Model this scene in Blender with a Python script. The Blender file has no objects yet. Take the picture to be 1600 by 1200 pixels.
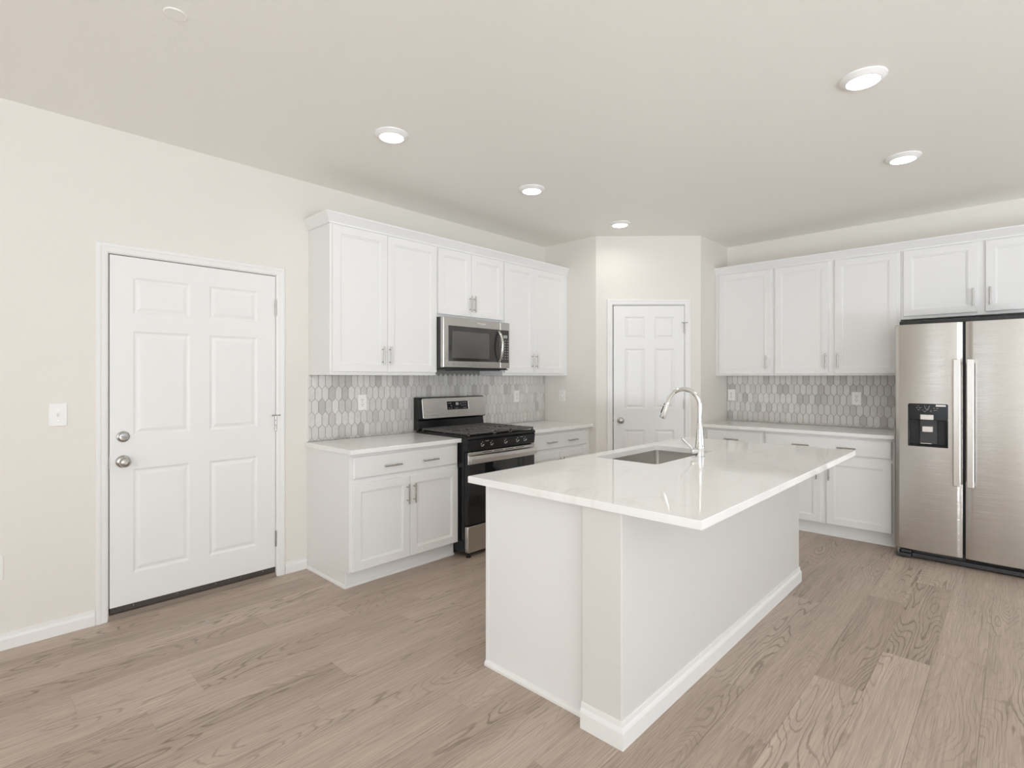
import bpy, bmesh, math, random
from mathutils import Vector, Matrix
random.seed(7)
S = bpy.context.scene
COL = S.collection

# ------------------------------------------------------------------ camera
YAW = math.radians(43.53)
F_PX = 828.916
cam = bpy.data.cameras.new('camera')
cam.sensor_fit = 'HORIZONTAL'; cam.sensor_width = 36.0
cam.lens = 36.0 * F_PX / 1600.0
cam.shift_y = -(600 - 589.13) / 1600.0
cam.clip_start = 0.02
cam_o = bpy.data.objects.new('camera', cam); COL.objects.link(cam_o)
cam_o.location = (-5.7188, -3.662, 1.3589)
cam_o.rotation_euler = (math.pi / 2, 0, YAW - math.pi / 2)
S.camera = cam_o

# ------------------------------------------------------------------ light
H = 2.748                      # ceiling height
RX0, RY0 = -9.4, -7.6          # far ends of the open-plan room, behind the camera
WIN_BACK = ((-2.95, -2.35, 0.40, 2.35), (-7.2, -4.7, 0.30, 2.35))     # windows on wall_back, the second unseen and added for light:  y0, y1, z0, z1
WIN_FRONT = (-7.9, -1.6, 0.10, 2.35)    # glazed patio opening on wall_front: x0, x1, z0, z1
WIN_SIDE = (-1.25, -0.22, 0.75, 2.30)          # narrow window beside it
world = bpy.data.worlds.new('daylight'); S.world = world; world.use_nodes = True
world.node_tree.nodes['Background'].inputs[0].default_value = (0.90, 0.95, 1.0, 1)
world.node_tree.nodes['Background'].inputs[1].default_value = 1.0

def area(name, loc, rot, sx, sy, power, col, shape='RECTANGLE', spread=180):
    l = bpy.data.lights.new(name, 'AREA'); l.shape = shape; l.size = sx
    if shape == 'RECTANGLE': l.size_y = sy
    l.energy = power; l.color = col; l.spread = math.radians(spread)
    o = bpy.data.objects.new(name, l); COL.objects.link(o); o.location = loc; o.rotation_euler = rot
    return o
DAY = (0.88, 0.95, 1.03)
# daylight entering through the two glazed openings behind the camera, plus added upward ceiling fills
for (y0, y1, z0, z1), pw in zip(WIN_BACK, (17, 115)):
    area('daylight_back_window', (RX0 - 0.16, (y0 + y1) / 2, (z0 + z1) / 2), (0, -math.pi / 2, 0), z1 - z0, y1 - y0, pw, DAY)
y0, y1, z0, z1 = WIN_BACK[1]
area('ceiling_fill_back', (RX0 - 0.9, (y0 + y1) / 2, 0.1), (0, -math.radians(140), 0), 1.4, y1 - y0, 730, DAY)  # unseen lamp tilted upward, added to brighten the ceiling
x0, x1, z0, z1 = WIN_FRONT
area('daylight_patio_window', ((x0 + x1) / 2, RY0 - 0.16, (z0 + z1) / 2), (math.pi / 2, 0, 0), x1 - x0, z1 - z0, 30, DAY)
area('ceiling_fill_patio', (-6.2, RY0 - 0.9, 0.0), (math.radians(140), 0, 0), 3.4, 1.4, 560, DAY)  # added lamp on the patio side, also aimed up at the ceiling
x0, x1, z0, z1 = WIN_SIDE
area('daylight_side_window', ((x0 + x1) / 2, RY0 - 0.16, (z0 + z1) / 2), (math.pi / 2, 0, 0), x1 - x0, z1 - z0, 26, DAY)

S.view_settings.view_transform = 'Standard'
S.view_settings.look = 'None'
S.view_settings.gamma = 1
S.view_settings.exposure = -0.75
S.view_settings.use_curve_mapping = False
S.cycles.use_denoising = True
S.cycles.max_bounces = 14
S.cycles.diffuse_bounces = 8
S.cycles.sample_clamp_indirect = 6
LAMP_POWER = 2.5
LAMP_EMIT = 9

# ------------------------------------------------------------------ materials
def mk(name, color, rough=0.5, metal=0.0, spec=0.5, aniso=0.0, coat=0.0, bump=None, emit=None):
    m = bpy.data.materials.new(name); m.use_nodes = True
    nt = m.node_tree; b = nt.nodes['Principled BSDF']
    b.inputs['Base Color'].default_value = (*color, 1)
    b.inputs['Roughness'].default_value = rough
    b.inputs['Metallic'].default_value = metal
    b.inputs['Specular IOR Level'].default_value = spec
    b.inputs['Anisotropic'].default_value = aniso
    b.inputs['Coat Weight'].default_value = coat
    if emit:
        b.inputs['Emission Color'].default_value = (*emit[0], 1); b.inputs['Emission Strength'].default_value = emit[1]
    if bump:
        sc, strength, dist = bump[:3]
        tc = nt.nodes.new('ShaderNodeTexCoord'); mp = nt.nodes.new('ShaderNodeMapping')
        if len(bump) > 3: mp.inputs['Scale'].default_value = bump[3]
        n = nt.nodes.new('ShaderNodeTexNoise'); n.inputs['Scale'].default_value = sc; n.inputs['Detail'].default_value = 2
        bp = nt.nodes.new('ShaderNodeBump'); bp.inputs['Strength'].default_value = strength; bp.inputs['Distance'].default_value = dist
        nt.links.new(tc.outputs['Object'], mp.inputs[0]); nt.links.new(mp.outputs[0], n.inputs[0])
        nt.links.new(n.outputs[0], bp.inputs['Height']); nt.links.new(bp.outputs[0], b.inputs['Normal'])
    return m

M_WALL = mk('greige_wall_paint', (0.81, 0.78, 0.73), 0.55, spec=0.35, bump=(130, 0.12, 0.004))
M_HALF = mk('half_wall_tone', (0.70, 0.688, 0.662), 0.55, spec=0.35, bump=(130, 0.12, 0.004))  # same finish as M_WALL with a darker, more neutral base colour
M_CEIL = mk('ceiling_paint', (0.90, 0.885, 0.84), 0.48, spec=0.4, bump=(110, 0.16, 0.004))
M_TRIM = mk('white_trim_paint', (0.86, 0.855, 0.84), 0.32)
M_DOOR = mk('white_door_paint', (0.86, 0.858, 0.845), 0.36)
M_CAB = mk('white_cabinet_paint', (0.84, 0.838, 0.83), 0.34)
M_PLASTIC = mk('white_plastic', (0.88, 0.87, 0.85), 0.3)
M_SLOT = mk('dark_slot', (0.03, 0.03, 0.03), 0.6)
M_NICKEL = mk('brushed_nickel', (0.50, 0.485, 0.46), 0.26, 1.0)
M_CHROME = mk('polished_chrome', (0.86, 0.86, 0.85), 0.06, 1.0)
M_BLACK = mk('black_enamel', (0.009, 0.009, 0.010), 0.14, spec=0.4)
M_BLACKM = mk('matte_black', (0.014, 0.014, 0.015), 0.4)
M_GRATE = mk('cast_iron', (0.12, 0.117, 0.112), 0.36, bump=(300, 0.15, 0.001))
M_GLASS = mk('black_oven_glass', (0.008, 0.008, 0.009), 0.04, spec=0.6)
M_MWGLASS = mk('smoked_microwave_glass', (0.035, 0.033, 0.031), 0.05, spec=0.7)
M_MESH = mk('microwave_window_screen', (0.10, 0.095, 0.088), 0.12, spec=0.6)
M_GREY = mk('charcoal_plastic', (0.045, 0.045, 0.046), 0.42)
M_FSIDE = mk('dark_grey_cabinet_steel', (0.075, 0.075, 0.075), 0.4)
M_RUBBER = mk('door_sweep_rubber', (0.06, 0.05, 0.042), 0.6)
M_THRESH = mk('bronze_threshold', (0.22, 0.175, 0.14), 0.42)
M_MARK = mk('white_print', (0.8, 0.8, 0.8), 0.5)
M_MARKG = mk('grey_print', (0.32, 0.32, 0.32), 0.5)
M_LCD = mk('grey_display', (0.36, 0.38, 0.37), 0.25)
M_GROUT = mk('grout', (0.27, 0.26, 0.245), 0.8)
M_LENS = mk('lit_lamp_lens', (0.9, 0.9, 0.9), 0.4, emit=((1.0, 0.97, 0.92), LAMP_EMIT))
M_LAMPTRIM = mk('white_lamp_trim', (0.88, 0.875, 0.86), 0.4)
M_PAPER = mk('white_scrap', (0.8, 0.78, 0.74), 0.8)
M_SINK = mk('satin_sink_steel', (0.62, 0.60, 0.57), 0.36, 1.0, bump=(60, 0.05, 0.002, (1, 1, 14)))

def steel(name, color, rough, strength):
    """stainless steel with a fine horizontal brushing, so reflections smear up and down"""
    m = mk(name, color, rough, 1.0)
    nt = m.node_tree; b = nt.nodes['Principled BSDF']
    tc = nt.nodes.new('ShaderNodeTexCoord'); mp = nt.nodes.new('ShaderNodeMapping'); mp.inputs['Scale'].default_value = (3, 3, 900)
    n = nt.nodes.new('ShaderNodeTexNoise'); n.inputs['Scale'].default_value = 1.0; n.inputs['Detail'].default_value = 1
    mp2 = nt.nodes.new('ShaderNodeMapping'); mp2.inputs['Scale'].default_value = (5, 5, 0.9)
    n2 = nt.nodes.new('ShaderNodeTexNoise'); n2.inputs['Scale'].default_value = 1.0; n2.inputs['Detail'].default_value = 0
    bp = nt.nodes.new('ShaderNodeBump'); bp.inputs['Strength'].default_value = strength; bp.inputs['Distance'].default_value = 0.0006
    bp2 = nt.nodes.new('ShaderNodeBump'); bp2.inputs['Strength'].default_value = 0.35; bp2.inputs['Distance'].default_value = 0.006
    nt.links.new(tc.outputs['Object'], mp.inputs[0]); nt.links.new(mp.outputs[0], n.inputs[0])
    nt.links.new(tc.outputs['Object'], mp2.inputs[0]); nt.links.new(mp2.outputs[0], n2.inputs[0])
    nt.links.new(n2.outputs[0], bp2.inputs['Height']); nt.links.new(bp2.outputs[0], bp.inputs['Normal'])
    nt.links.new(n.outputs[0], bp.inputs['Height']); nt.links.new(bp.outputs[0], b.inputs['Normal'])
    return m
M_STEEL = steel('stainless_steel', (0.56, 0.54, 0.51), 0.21, 0.32)
M_STEEL2 = mk('satin_steel_handle', (0.72, 0.70, 0.67), 0.25, 1.0)

def quartz():
    m = mk('white_quartz', (0.86, 0.85, 0.83), 0.055, spec=0.55)
    nt = m.node_tree; b = nt.nodes['Principled BSDF']
    tc = nt.nodes.new('ShaderNodeTexCoord')
    n = nt.nodes.new('ShaderNodeTexNoise'); n.inputs['Scale'].default_value = 1.7; n.inputs['Detail'].default_value = 6; n.inputs['Distortion'].default_value = 1.6
    r = nt.nodes.new('ShaderNodeValToRGB')
    e = r.color_ramp.elements
    e[0].position = 0.470; e[0].color = (0.90, 0.893, 0.88, 1)
    e[1].position = 0.53; e[1].color = (0.90, 0.893, 0.88, 1)
    k = e.new(0.50); k.color = (0.835, 0.82, 0.80, 1)
    n2 = nt.nodes.new('ShaderNodeTexNoise'); n2.inputs['Scale'].default_value = 2.3; n2.inputs['Detail'].default_value = 2
    r2 = nt.nodes.new('ShaderNodeValToRGB'); r2.color_ramp.elements[0].position = 0.42; r2.color_ramp.elements[1].position = 0.68
    mx = nt.nodes.new('ShaderNodeMix'); mx.data_type = 'RGBA'
    mx.inputs[6].default_value = (0.90, 0.893, 0.88, 1)
    L = nt.links.new
    L(tc.outputs['Object'], n.inputs[0]); L(n.outputs[0], r.inputs[0]); L(tc.outputs['Object'], n2.inputs[0]); L(n2.outputs[0], r2.inputs[0])
    L(r2.outputs[0], mx.inputs[0]); L(r.outputs[0], mx.inputs[7]); L(mx.outputs[2], b.inputs['Base Color'])
    return m
M_QUARTZ = quartz()

def tile_mat():
    m = mk('glazed_grey_tile', (0.4, 0.4, 0.4), 0.11, spec=0.55)
    nt = m.node_tree; b = nt.nodes['Principled BSDF']; L = nt.links.new
    at = nt.nodes.new('ShaderNodeAttribute'); at.attribute_name = 'tone'
    sep = nt.nodes.new('ShaderNodeSeparateColor')
    r = nt.nodes.new('ShaderNodeValToRGB'); e = r.color_ramp.elements
    e[0].position = 0; e[0].color = (0.50, 0.48, 0.455, 1); e[1].position = 1; e[1].color = (0.72, 0.705, 0.68, 1)
    k = e.new(0.25); k.color = (0.61, 0.592, 0.566, 1)
    tc = nt.nodes.new('ShaderNodeTexCoord')
    n = nt.nodes.new('ShaderNodeTexNoise'); n.inputs['Scale'].default_value = 45; n.inputs['Detail'].default_value = 4
    mr = nt.nodes.new('ShaderNodeMapRange'); mr.inputs[1].default_value = 0.3; mr.inputs[2].default_value = 0.7; mr.inputs[3].default_value = 0.95; mr.inputs[4].default_value = 1.05
    mul = nt.nodes.new('ShaderNodeMix'); mul.data_type = 'RGBA'; mul.blend_type = 'MULTIPLY'; mul.inputs[0].default_value = 1
    L(at.outputs['Color'], sep.inputs[0]); L(sep.outputs[0], r.inputs[0]); L(tc.outputs['Object'], n.inputs[0]); L(n.outputs[0], mr.inputs[0])
    L(r.outputs[0], mul.inputs[6]); L(mr.outputs[0], mul.inputs[7]); L(mul.outputs[2], b.inputs['Base Color'])
    nb = nt.nodes.new('ShaderNodeTexNoise'); nb.inputs['Scale'].default_value = 28; nb.inputs['Detail'].default_value = 1
    bp = nt.nodes.new('ShaderNodeBump'); bp.inputs['Strength'].default_value = 0.35; bp.inputs['Distance'].default_value = 0.006
    L(tc.outputs['Object'], nb.inputs[0]); L(nb.outputs[0], bp.inputs['Height']); L(bp.outputs[0], b.inputs['Normal'])
    return m
M_TILE = tile_mat()

def floor_mat():
    """greyed oak planks: one tone and one grain offset per plank, contour-like cathedral grain"""
    m = mk('greyed_oak_planks', (0.4, 0.3, 0.25), 0.42, spec=0.35)
    nt = m.node_tree; b = nt.nodes['Principled BSDF']; L = nt.links.new
    def N(t, **kw):
        n = nt.nodes.new(t)
        for k, v in kw.items(): setattr(n, k, v)
        return n
    def math_(op, a, b_=None):
        n = N('ShaderNodeMath', operation=op)
        for i, v in enumerate((a, b_)):
            if v is None: continue
            if isinstance(v, (int, float)): n.inputs[i].default_value = v
            else: L(v, n.inputs[i])
        return n.outputs[0]
    uv = N('ShaderNodeUVMap'); uv.uv_map = 'plank'
    at = N('ShaderNodeAttribute'); at.attribute_name = 'tone'
    su = N('ShaderNodeSeparateXYZ'); L(uv.outputs[0], su.inputs[0])
    sa = N('ShaderNodeSeparateColor'); L(at.outputs['Color'], sa.inputs[0])
    u = math_('ADD', su.outputs[0], math_('MULTIPLY', sa.outputs[1], 57.0))
    v = math_('ADD', su.outputs[1], math_('MULTIPLY', sa.outputs[2], 3.0))
    def vec(fu, fv):
        c = N('ShaderNodeCombineXYZ'); L(math_('MULTIPLY', u, fu), c.inputs[0]); L(math_('MULTIPLY', v, fv), c.inputs[1]); L(math_('MULTIPLY', sa.outputs[1], 31.0), c.inputs[2])
        return c.outputs[0]
    def noise(vc, scale, det, dist=0.0, rough=0.5):
        n = N('ShaderNodeTexNoise'); L(vc, n.inputs[0]); n.inputs['Scale'].default_value = scale; n.inputs['Detail'].default_value = det
        n.inputs['Distortion'].default_value = dist; n.inputs['Roughness'].default_value = rough; return n.outputs[0]
    cont = noise(vec(1.0, 6.5), 1.0, 1.2, 0.2, 0.4)                     # broad figure; its level lines are the growth rings
    wob = noise(vec(9, 60), 1.0, 2)
    ph = math_('ADD', math_('MULTIPLY', cont, 24.0), math_('MULTIPLY', wob, 0.8))
    fr = math_('FRACT', ph)
    tri = math_('ABSOLUTE', math_('SUBTRACT', fr, 0.5))                    # 0 on a ring line, .5 between
    ring = N('ShaderNodeMapRange'); ring.interpolation_type = 'SMOOTHSTEP'
    L(tri, ring.inputs[0]); ring.inputs[1].default_value = 0.02; ring.inputs[2].default_value = 0.17; ring.inputs[3].default_value = 1.0; ring.inputs[4].default_value = 0.0
    where = N('ShaderNodeMapRange'); L(noise(vec(0.9, 5.0), 1.0, 1), where.inputs[0])
    where.inputs[1].default_value = 0.47; where.inputs[2].default_value = 0.66; where.inputs[3].default_value = 0.16; where.inputs[4].default_value = 0.80
    fine = noise(vec(5, 190), 1.0, 3, 0, 0.6)
    finem = N('ShaderNodeMapRange'); L(fine, finem.inputs[0]); finem.inputs[1].default_value = 0.33; finem.inputs[2].default_value = 0.67
    finem.inputs[3].default_value = 0.81; finem.inputs[4].default_value = 1.11
    med = N('ShaderNodeMapRange'); L(noise(vec(1.2, 16), 1.0, 2), med.inputs[0]); med.inputs[1].default_value = 0.3; med.inputs[2].default_value = 0.7
    med.inputs[3].default_value = 0.92; med.inputs[4].default_value = 1.07
    base = N('ShaderNodeValToRGB'); e = base.color_ramp.elements
    e[0].position = 0; e[0].color = (0.415, 0.332, 0.271, 1); e[1].position = 1; e[1].color = (0.515, 0.422, 0.350, 1)
    L(sa.outputs[0], base.inputs[0])
    m1 = N('ShaderNodeMix', data_type='RGBA', blend_type='MULTIPLY'); L(math_('MULTIPLY', ring.outputs[0], where.outputs[0]), m1.inputs[0]); L(base.outputs[0], m1.inputs[6]); m1.inputs[7].default_value = (0.50, 0.475, 0.445, 1)
    sc = N('ShaderNodeVectorMath', operation='SCALE'); L(m1.outputs[2], sc.inputs[0]); L(math_('MULTIPLY', finem.outputs[0], med.outputs[0]), sc.inputs[3])
    # bevelled edge line of every plank (v runs 0..0.1887 m, uv also carries the plank ends)
    ea = N('ShaderNodeAttribute'); ea.attribute_name = 'edge'
    es = N('ShaderNodeSeparateColor'); L(ea.outputs['Color'], es.inputs[0])
    L(sc.outputs[0], b.inputs['Base Color'])
    bp = N('ShaderNodeBump'); bp.inputs['Strength'].default_value = 0.12; bp.inputs['Distance'].default_value = 0.002
    L(math_('ADD', fine, math_('MULTIPLY', ring.outputs[0], -0.4)), bp.inputs['Height']); L(bp.outputs[0], b.inputs['Normal'])
    return m
M_FLOOR = floor_mat()

# ------------------------------------------------------------------ frames and mesh builder
class Frame:
    """wall frame: x to the right along the wall when facing it, y into the wall, z up"""
    def __init__(self, o, rot): self.o = Vector(o); self.rot = rot; self.m = Matrix.Translation(self.o) @ Matrix.Rotation(rot, 4, 'Z')
P1 = Vector((-1.3612, -0.662, 0)); P2 = Vector((-0.657, -1.4149, 0))
LEFT = Frame((0, 0, 0), 0.0)                       # wall y = 0
RIGHT = Frame((0, 0, 0), -math.pi / 2)             # wall x = 0, frame x = -world y
DIAG = Frame(P1, math.atan2(P2.y - P1.y, P2.x - P1.x))
PLEFT = Frame((-1.3612, 0, 0), -math.pi / 2)       # pantry side wall facing -x
OFF = {}

def thing(name, label, cat, fr=LEFT, at=(0, 0, 0), group=None):
    o = bpy.data.objects.new(name, None); COL.objects.link(o)
    o.empty_display_size = 0.1
    o.location = fr.m @ Vector(at); o.rotation_euler = (0, 0, fr.rot)
    o['label'] = label; o['category'] = cat
    if group: o['group'] = group
    OFF[o.name] = Vector(at)
    return o

def shaped(o, label, cat, group=None):
    o['label'] = label; o['category'] = cat
    if group: o['group'] = group
    return o

class B:
    def __init__(self): self.bm = bmesh.new()
    def face(self, pts): return self.bm.faces.new([self.bm.verts.new(p) for p in pts])
    def box(self, x0, x1, y0, y1, z0, z1, skip=''):
        v = [self.bm.verts.new(p) for p in ((x0,y0,z0),(x1,y0,z0),(x1,y1,z0),(x0,y1,z0),(x0,y0,z1),(x1,y0,z1),(x1,y1,z1),(x0,y1,z1))]
        for k, f in {'b':(3,2,1,0),'t':(4,5,6,7),'f':(0,1,5,4),'k':(2,3,7,6),'l':(3,0,4,7),'r':(1,2,6,5)}.items():
            if k not in skip: self.bm.faces.new([v[i] for i in f])
        return self
    def prism(self, pts, d):
        """closed outline (3-D points) pushed along vector d"""
        d = Vector(d); a = [self.bm.verts.new(p) for p in pts]; b = [self.bm.verts.new(Vector(p) + d) for p in pts]
        n = len(pts)
        self.bm.faces.new(a[::-1]); self.bm.faces.new(b)
        for i in range(n): self.bm.faces.new((a[i], a[(i+1) % n], b[(i+1) % n], b[i]))
        return self
    def tube(self, path, rad, n=16, cap=True, sx=1.0):
        path = [Vector(p) for p in path]
        if isinstance(rad, (int, float)): rad = [rad] * len(path)
        rings = []; ref = None
        for i, p in enumerate(path):
            t = (path[min(i+1, len(path)-1)] - path[max(i-1, 0)]).normalized()
            if ref is None: ref = Vector((1,0,0)) if abs(t.x) < 0.9 else Vector((0,1,0))
            a = (ref - t * ref.dot(t)).normalized(); ref = a; c = t.cross(a)
            rings.append([self.bm.verts.new(p + (a * math.cos(2*math.pi*k/n) * sx + c * math.sin(2*math.pi*k/n)) * rad[i]) for k in range(n)])
        for i in range(len(rings) - 1):
            for k in range(n): self.bm.faces.new((rings[i][k], rings[i][(k+1) % n], rings[i+1][(k+1) % n], rings[i+1][k]))
        if cap: self.bm.faces.new(rings[0][::-1]); self.bm.faces.new(rings[-1])
        return self
    def cyl(self, p, q, r, n=16, r2=None): return self.tube([p, q], [r, r if r2 is None else r2], n)
    def lathe(self, o, axis, prof, n=32):
        """prof: (distance along axis, radius)"""
        axis = Vector(axis).normalized(); o = Vector(o); ref = Vector((0,0,1)) if abs(axis.z) < 0.9 else Vector((1,0,0))
        a = (ref - axis * ref.dot(axis)).normalized(); c = axis.cross(a); rings = []
        for d, r in prof:
            rings.append([self.bm.verts.new(o + axis*d + (a*math.cos(2*math.pi*k/n) + c*math.sin(2*math.pi*k/n))*max(r, 1e-5)) for k in range(n)])
        for i in range(len(rings) - 1):
            for k in range(n): self.bm.faces.new((rings[i][k], rings[i][(k+1) % n], rings[i+1][(k+1) % n], rings[i+1][k]))
        self.bm.faces.new(rings[0][::-1]); self.bm.faces.new(rings[-1])
        return self
    def nested(self, x0, x1, z0, z1, yb, steps, back=True):
        """panel facing -y: nested rectangles (inset, y) from the back edge to the middle"""
        rings = []
        for ins, y in [(0, yb)] + steps:
            rings.append([self.bm.verts.new(p) for p in ((x0+ins,y,z0+ins),(x1-ins,y,z0+ins),(x1-ins,y,z1-ins),(x0+ins,y,z1-ins))])
        for i in range(len(rings) - 1):
            for k in range(4): self.bm.faces.new((rings[i][k], rings[i][(k+1) % 4], rings[i+1][(k+1) % 4], rings[i+1][k]))
        self.bm.faces.new(rings[-1])
        if back: self.bm.faces.new(rings[0][::-1])
        return self
    def rring(self, x0, x1, z0, z1, r, n=5):
        pts = []
        for cx, cz, a0 in ((x1-r, z1-r, 0), (x0+r, z1-r, 90), (x0+r, z0+r, 180), (x1-r, z0+r, 270)):
            for k in range(n + 1):
                a = math.radians(a0 + 90*k/n); pts.append((cx + r*math.cos(a), cz + r*math.sin(a)))
        return pts
    def rplate(self, x0, x1, z0, z1, yb, yf, r=0.006, ch=0.0015, n=5):
        """rounded plate facing -y with a small chamfer"""
        o = self.rring(x0, x1, z0, z1, r, n); i = self.rring(x0+ch, x1-ch, z0+ch, z1-ch, max(r-ch, 0.0005), n)
        A = [self.bm.verts.new((x, yb, z)) for x, z in o]; C = [self.bm.verts.new((x, yf+ch, z)) for x, z in o]; D = [self.bm.verts.new((x, yf, z)) for x, z in i]
        N = len(o)
        for P, Q in ((A, C), (C, D)):
            for k in range(N): self.bm.faces.new((P[k], Q[k], Q[(k+1) % N], P[(k+1) % N]))
        self.bm.faces.new(D[::-1]); self.bm.faces.new(A)
        return self
    def done(self, name, mat, parent=None, bevel=0.0, smooth=None, off=None, fr=None):
        root = parent
        while root is not None and root.name not in OFF: root = root.parent
        o3 = OFF[root.name] if root is not None else (Vector(off) if off is not None else Vector((0,0,0)))
        if o3.length > 0: bmesh.ops.translate(self.bm, verts=self.bm.verts, vec=-o3)
        bmesh.ops.recalc_face_normals(self.bm, faces=self.bm.faces)
        me = bpy.data.meshes.new(name); self.bm.to_mesh(me); self.bm.free()
        me.materials.append(mat)
        ob = bpy.data.objects.new(name, me); COL.objects.link(ob)
        if parent is not None: ob.parent = parent
        else:
            f = fr or LEFT
            ob.location = f.m @ o3; ob.rotation_euler = (0, 0, f.rot)
        if smooth is not None:
            for p in me.polygons: p.use_smooth = True
            me.set_sharp_from_angle(angle=math.radians(smooth))
        if bevel > 0:
            bv = ob.modifiers.new('edges', 'BEVEL'); bv.width = bevel; bv.segments = 2; bv.limit_method = 'ANGLE'; bv.angle_limit = math.radians(40)
        return ob

def into(b, ob, mat):
    """adds printed marks to an existing part's own mesh as a second material"""
    root = ob
    while root.name not in OFF: root = root.parent
    bmesh.ops.translate(b.bm, verts=b.bm.verts, vec=-OFF[root.name]); bmesh.ops.recalc_face_normals(b.bm, faces=b.bm.faces)
    me = ob.data; me.materials.append(mat); k = len(me.materials) - 1
    for f in b.bm.faces: f.material_index = k
    tmp = bpy.data.meshes.new('marks'); b.bm.to_mesh(tmp); b.bm.free()
    bm = bmesh.new(); bm.from_mesh(me); n0 = len(bm.faces); bm.from_mesh(tmp); bm.faces.ensure_lookup_table()
    for i in range(n0, len(bm.faces)): bm.faces[i].material_index = k
    bm.to_mesh(me); bm.free(); bpy.data.meshes.remove(tmp)

def struct(o, label=None):
    o['kind'] = 'structure'
    if label: o['label'] = label
    return o

def text_part(body, size, mat, name, parent, loc, rot_z=0.0, depth=0.0003):
    cu = bpy.data.curves.new(name, 'FONT'); cu.body = body; cu.size = size; cu.extrude = depth; cu.align_x = 'CENTER'; cu.align_y = 'CENTER'
    t = bpy.data.objects.new(name, cu); COL.objects.link(t)
    dg = bpy.context.evaluated_depsgraph_get(); me = bpy.data.meshes.new_from_object(t.evaluated_get(dg))
    bpy.data.objects.remove(t); bpy.data.curves.remove(cu)
    me.materials.clear(); me.materials.append(mat)
    root = parent
    while root.name not in OFF: root = root.parent
    me.transform(Matrix.Translation(Vector(loc) - OFF[root.name]) @ Matrix.Rotation(math.pi/2, 4, 'X'))
    o = bpy.data.objects.new(name, me); COL.objects.link(o); o.parent = parent
    return o

# ------------------------------------------------------------------ room shell
T = 0.12
MD = (-5.1246, -4.2044, 2.0482)          # main door rough opening: x0, x1, top (slab + gap)
JW = 0.03
b = B()
b.box(RX0 - T, MD[0]-JW, 0, T, 0, H); b.box(MD[1]+JW, 0, 0, T, 0, H); b.box(MD[0]-JW, MD[1]+JW, 0, T, MD[2]+JW, H)
struct(b.done('wall_left', M_WALL))
struct(B().box(0, T, RY0 - T, T, 0, H).done('wall_right', M_WALL))
b = B(); (ya0, ya1, za0, za1), (yb0, yb1, zb0, zb1) = WIN_BACK
b.box(RX0-T, RX0, RY0-T, yb0, 0, H); b.box(RX0-T, RX0, yb1, ya0, 0, H); b.box(RX0-T, RX0, ya1, 0, 0, H)
b.box(RX0-T, RX0, yb0, yb1, 0, zb0); b.box(RX0-T, RX0, yb0, yb1, zb1, H); b.box(RX0-T, RX0, ya0, ya1, 0, za0); b.box(RX0-T, RX0, ya0, ya1, za1, H)
struct(b.done('wall_back', M_WALL))
b = B(); x0, x1, z0, z1 = WIN_FRONT; xs0, xs1, zs0, zs1 = WIN_SIDE
b.box(RX0, x0, RY0-T, RY0, 0, H); b.box(x1, xs0, RY0-T, RY0, 0, H); b.box(xs1, 0, RY0-T, RY0, 0, H); b.box(xs0, xs1, RY0-T, RY0, 0, zs0); b.box(xs0, xs1, RY0-T, RY0, zs1, H); b.box(x0, x1, RY0-T, RY0, 0, z0); b.box(x0, x1, RY0-T, RY0, z1, H)
struct(b.done('wall_front', M_WALL))
# window frames with their mullions, behind the camera
def win_frame(name, horiz, a0, a1, z0, z1, n):
    b = B(); w = 0.05
    def bar(p0, p1, q0, q1):
        if horiz == 'y': b.box(RX0-0.09, RX0-0.03, p0, p1, q0, q1)
        else: b.box(p0, p1, RY0-0.09, RY0-0.03, q0, q1)
    bar(a0, a1, z0, z0+w); bar(a0, a1, z1-w, z1)
    for k in range(n + 1):
        c = a0 + (a1-a0)*k/n; c0 = min(max(c-w/2, a0), a1-w); bar(c0, c0+w, z0+w, z1-w)
    struct(b.done(name, M_TRIM, bevel=0.003))
win_frame('window_1', 'y', *WIN_BACK[0], 1)
win_frame('added_window_2', 'y', *WIN_BACK[1], 2)
win_frame('window_3', 'x', *WIN_FRONT, 4)
win_frame('window_4', 'x', *WIN_SIDE, 1)
struct(B().box(RX0 - T, T, RY0 - T, T, H, H + 0.1).done('ceiling', M_CEIL))

# pantry corner: two short returns and the diagonal with its door
DL = (P2 - P1).length
b = B(); b.prism([(-1.3612,0,0), (-1.3612,-0.662,0), (-1.3612+0.075,-0.662+0.075*0.7,0), (-1.3612+0.10,-0.60,0), (-1.3612+0.10,0,0)], (0,0,H))
struct(b.done('wall_pantry_left', M_WALL))
b = B(); b.prism([(0,-1.4149,0), (-0.657,-1.4149,0), (-0.60,-1.315,0), (0,-1.315,0)], (0,0,H))
struct(b.done('wall_pantry_right', M_WALL))
PD = (0.1665, 0.8705, 2.066)            # pantry door opening in the diagonal frame
b = B()
b.box(0.0, PD[0]-JW, 0, 0.10, 0, H); b.box(PD[1]+JW, DL, 0, 0.10, 0, H); b.box(PD[0]-JW, PD[1]+JW, 0, 0.10, PD[2]+JW, H)
struct(b.done('wall_pantry_diagonal', M_WALL, fr=DIAG))

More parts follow.
